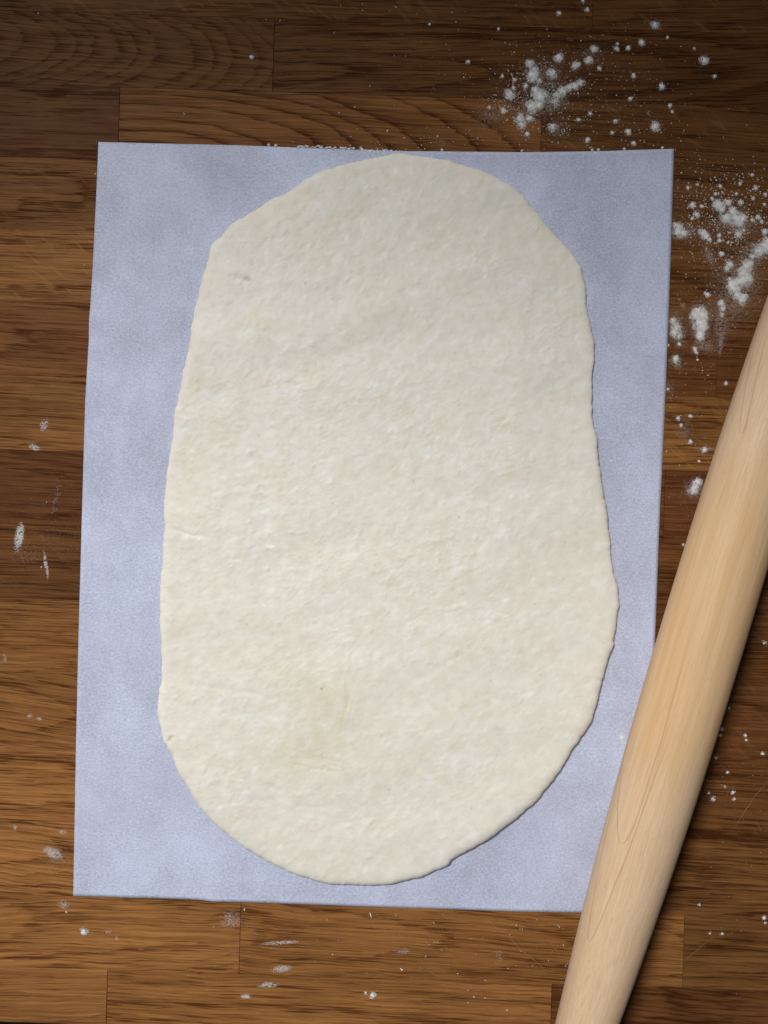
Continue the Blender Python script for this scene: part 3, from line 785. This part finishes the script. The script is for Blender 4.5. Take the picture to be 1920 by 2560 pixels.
# -- bits right of the pin
f = Flour(); 
for x, y, r, dn_ in [(838,938,9,.9),(830,965,8,.8),(868,848,6,.6),(938,965,8,.7),(942,985,6,.8),(1013,1043,8,1),(812,1062,7,.5),(885,1210,9,.9),(890,1240,8,.7),(862,1125,8,.5),(800,1240,14,.5),(780,1215,8,.4),(1020,1753,10,.9),(838,1822,7,.6),
                   (740,1695,8,.4),(785,1820,7,.4),(1020,565,11,.4),(1025,1775,6,.5),(670,140,8,.5),(850,1185,6,.4)]:
    f.clump(1320 + x * k, 1280 + y * k, r * k * .85, dn_ * .6)
f.bits(1850, 1950, 50, 90, 200, smax=.00028); f.bits(1760, 1300, 60, 60, 60, smax=.0002); f.bits(1870, 2250, 60, 120, 110, smax=.0003)
f.build('flour_flecks', 'sparse white flour flecks on the dark wood right of the rolling pin')

# -- bits lying on the parchment and the lump on the dough
f = Flour()
f.clump(1554, 1843, 8, .55, 13, 0, .0003, .0004); f.crumb(1542, 1838, 3, .0005); f.clump(645, 496, 6, .35, 6, 0, .0002, .0003)
f.dust(1310, 2243, 12, 12, 0, 60, .00006, .0008); f.dust(1460, 1975, 30, 25, 0, 60, .00006, .0008)
f.build('parchment_flour', 'small white flour marks on the parchment beside the dough', off_paper=False)

f = Flour()
def dough_h(x, y):
    d2 = (X_ - x) ** 2 + (Y_ - y) ** 2
    return float(Zd.ravel()[d2.argmin()])
for x, y, r, ry, dn_, hh in [(1328, 564, 7, 5, .8, .0004), (1336, 569, 7, 4, .9, .0005), (1342, 574, 5, 3, 1, .0007), (1345, 567, 3, 4, 1, .0005), (1344, 557, 2.5, 2, 1, .0004)]:
    f.clump(x, y, r, dn_, ry, 20, hh, dough_h(x, y) - .0003)
    f.p = [((q - [960, 1280]) * ((D - .0048) / D) + [960, 1280]) if i >= len(f.p) - 2 else q for i, q in enumerate(f.p)]
o = f.build('dough_flour', 'small clot of dry flour stuck on the upper right of the dough', off_paper=False)

# ------------------------------------------------------------------ knife scratches in the oil
def scratch(pts, wd=1.0):
    vs = []; fs = []
    p = np.array(pts, float)
    n = 24; t = np.linspace(0, 1, n)
    d = np.linspace(0, 1, len(p)); x = np.interp(t, d, p[:, 0]); y = np.interp(t, d, p[:, 1])
    x = x + rng.normal(size=n) * .35; y = y + rng.normal(size=n) * .35
    dx = np.gradient(x); dy = np.gradient(y); L_ = np.hypot(dx, dy)
    ww = wd * (.35 + .65 * np.sin(np.pi * np.clip(t, .03, .97))) * (.5 + .7 * rng.random(n))
    inv = worktop.matrix_basis.inverted()
    for i in range(n):
        for sg in (-1, 0, 1):
            q = P(x[i] - sg * dy[i] / L_[i] * ww[i] * .5, y[i] + sg * dx[i] / L_[i] * ww[i] * .5)
            w_ = inv @ Vector((q[0], q[1], .00003 + (.00003 if sg == 0 else 0)))
            vs.append(tuple(w_))
        if i:
            a = 3 * i
            fs += [(a - 3, a - 2, a + 1, a), (a - 2, a - 1, a + 2, a + 1)]
    return vs, fs
sv, sf = [], []
for pts, w_ in [(((1207, 2288), (1240, 2320), (1262, 2328)), 1.3), (((1255, 2325), (1300, 2372), (1350, 2412), (1362, 2424)), 1.5), (((1300, 2290), (1332, 2314)), 1.0), (((1372, 2350), (1412, 2405)), 1.2),
                (((1095, 2438), (1097, 2450)), .9), (((1055, 2412), (1090, 2440), (1097, 2452)), .9), (((1835, 2070), (1880, 2000), (1925, 1945)), 1.1), (((1700, 2410), (1750, 2370), (1790, 2335)), .7),
                (((1395, 2462), (1410, 2457)), 1.2), (((914, 2420), (920, 2442)), 1.2), (((1890, 2050), (1905, 2082)), .8), (((930, 2300), (938, 2322)), .9), (((920, 2286), (921, 2292)), 1.2)]:
    a, b = scratch(pts, w_)
    sf += [tuple(q + len(sv) for q in fc) for fc in b]; sv += a
sc = link('scratches', sv, sf, M_scratch, worktop)
tag(sc, 'thin pale knife scratches across the grain', None, None, 'stuff')
print('staves', n_st, 'tris', sum(len(o.data.polygons) for o in scene.objects if o.type == 'MESH'))
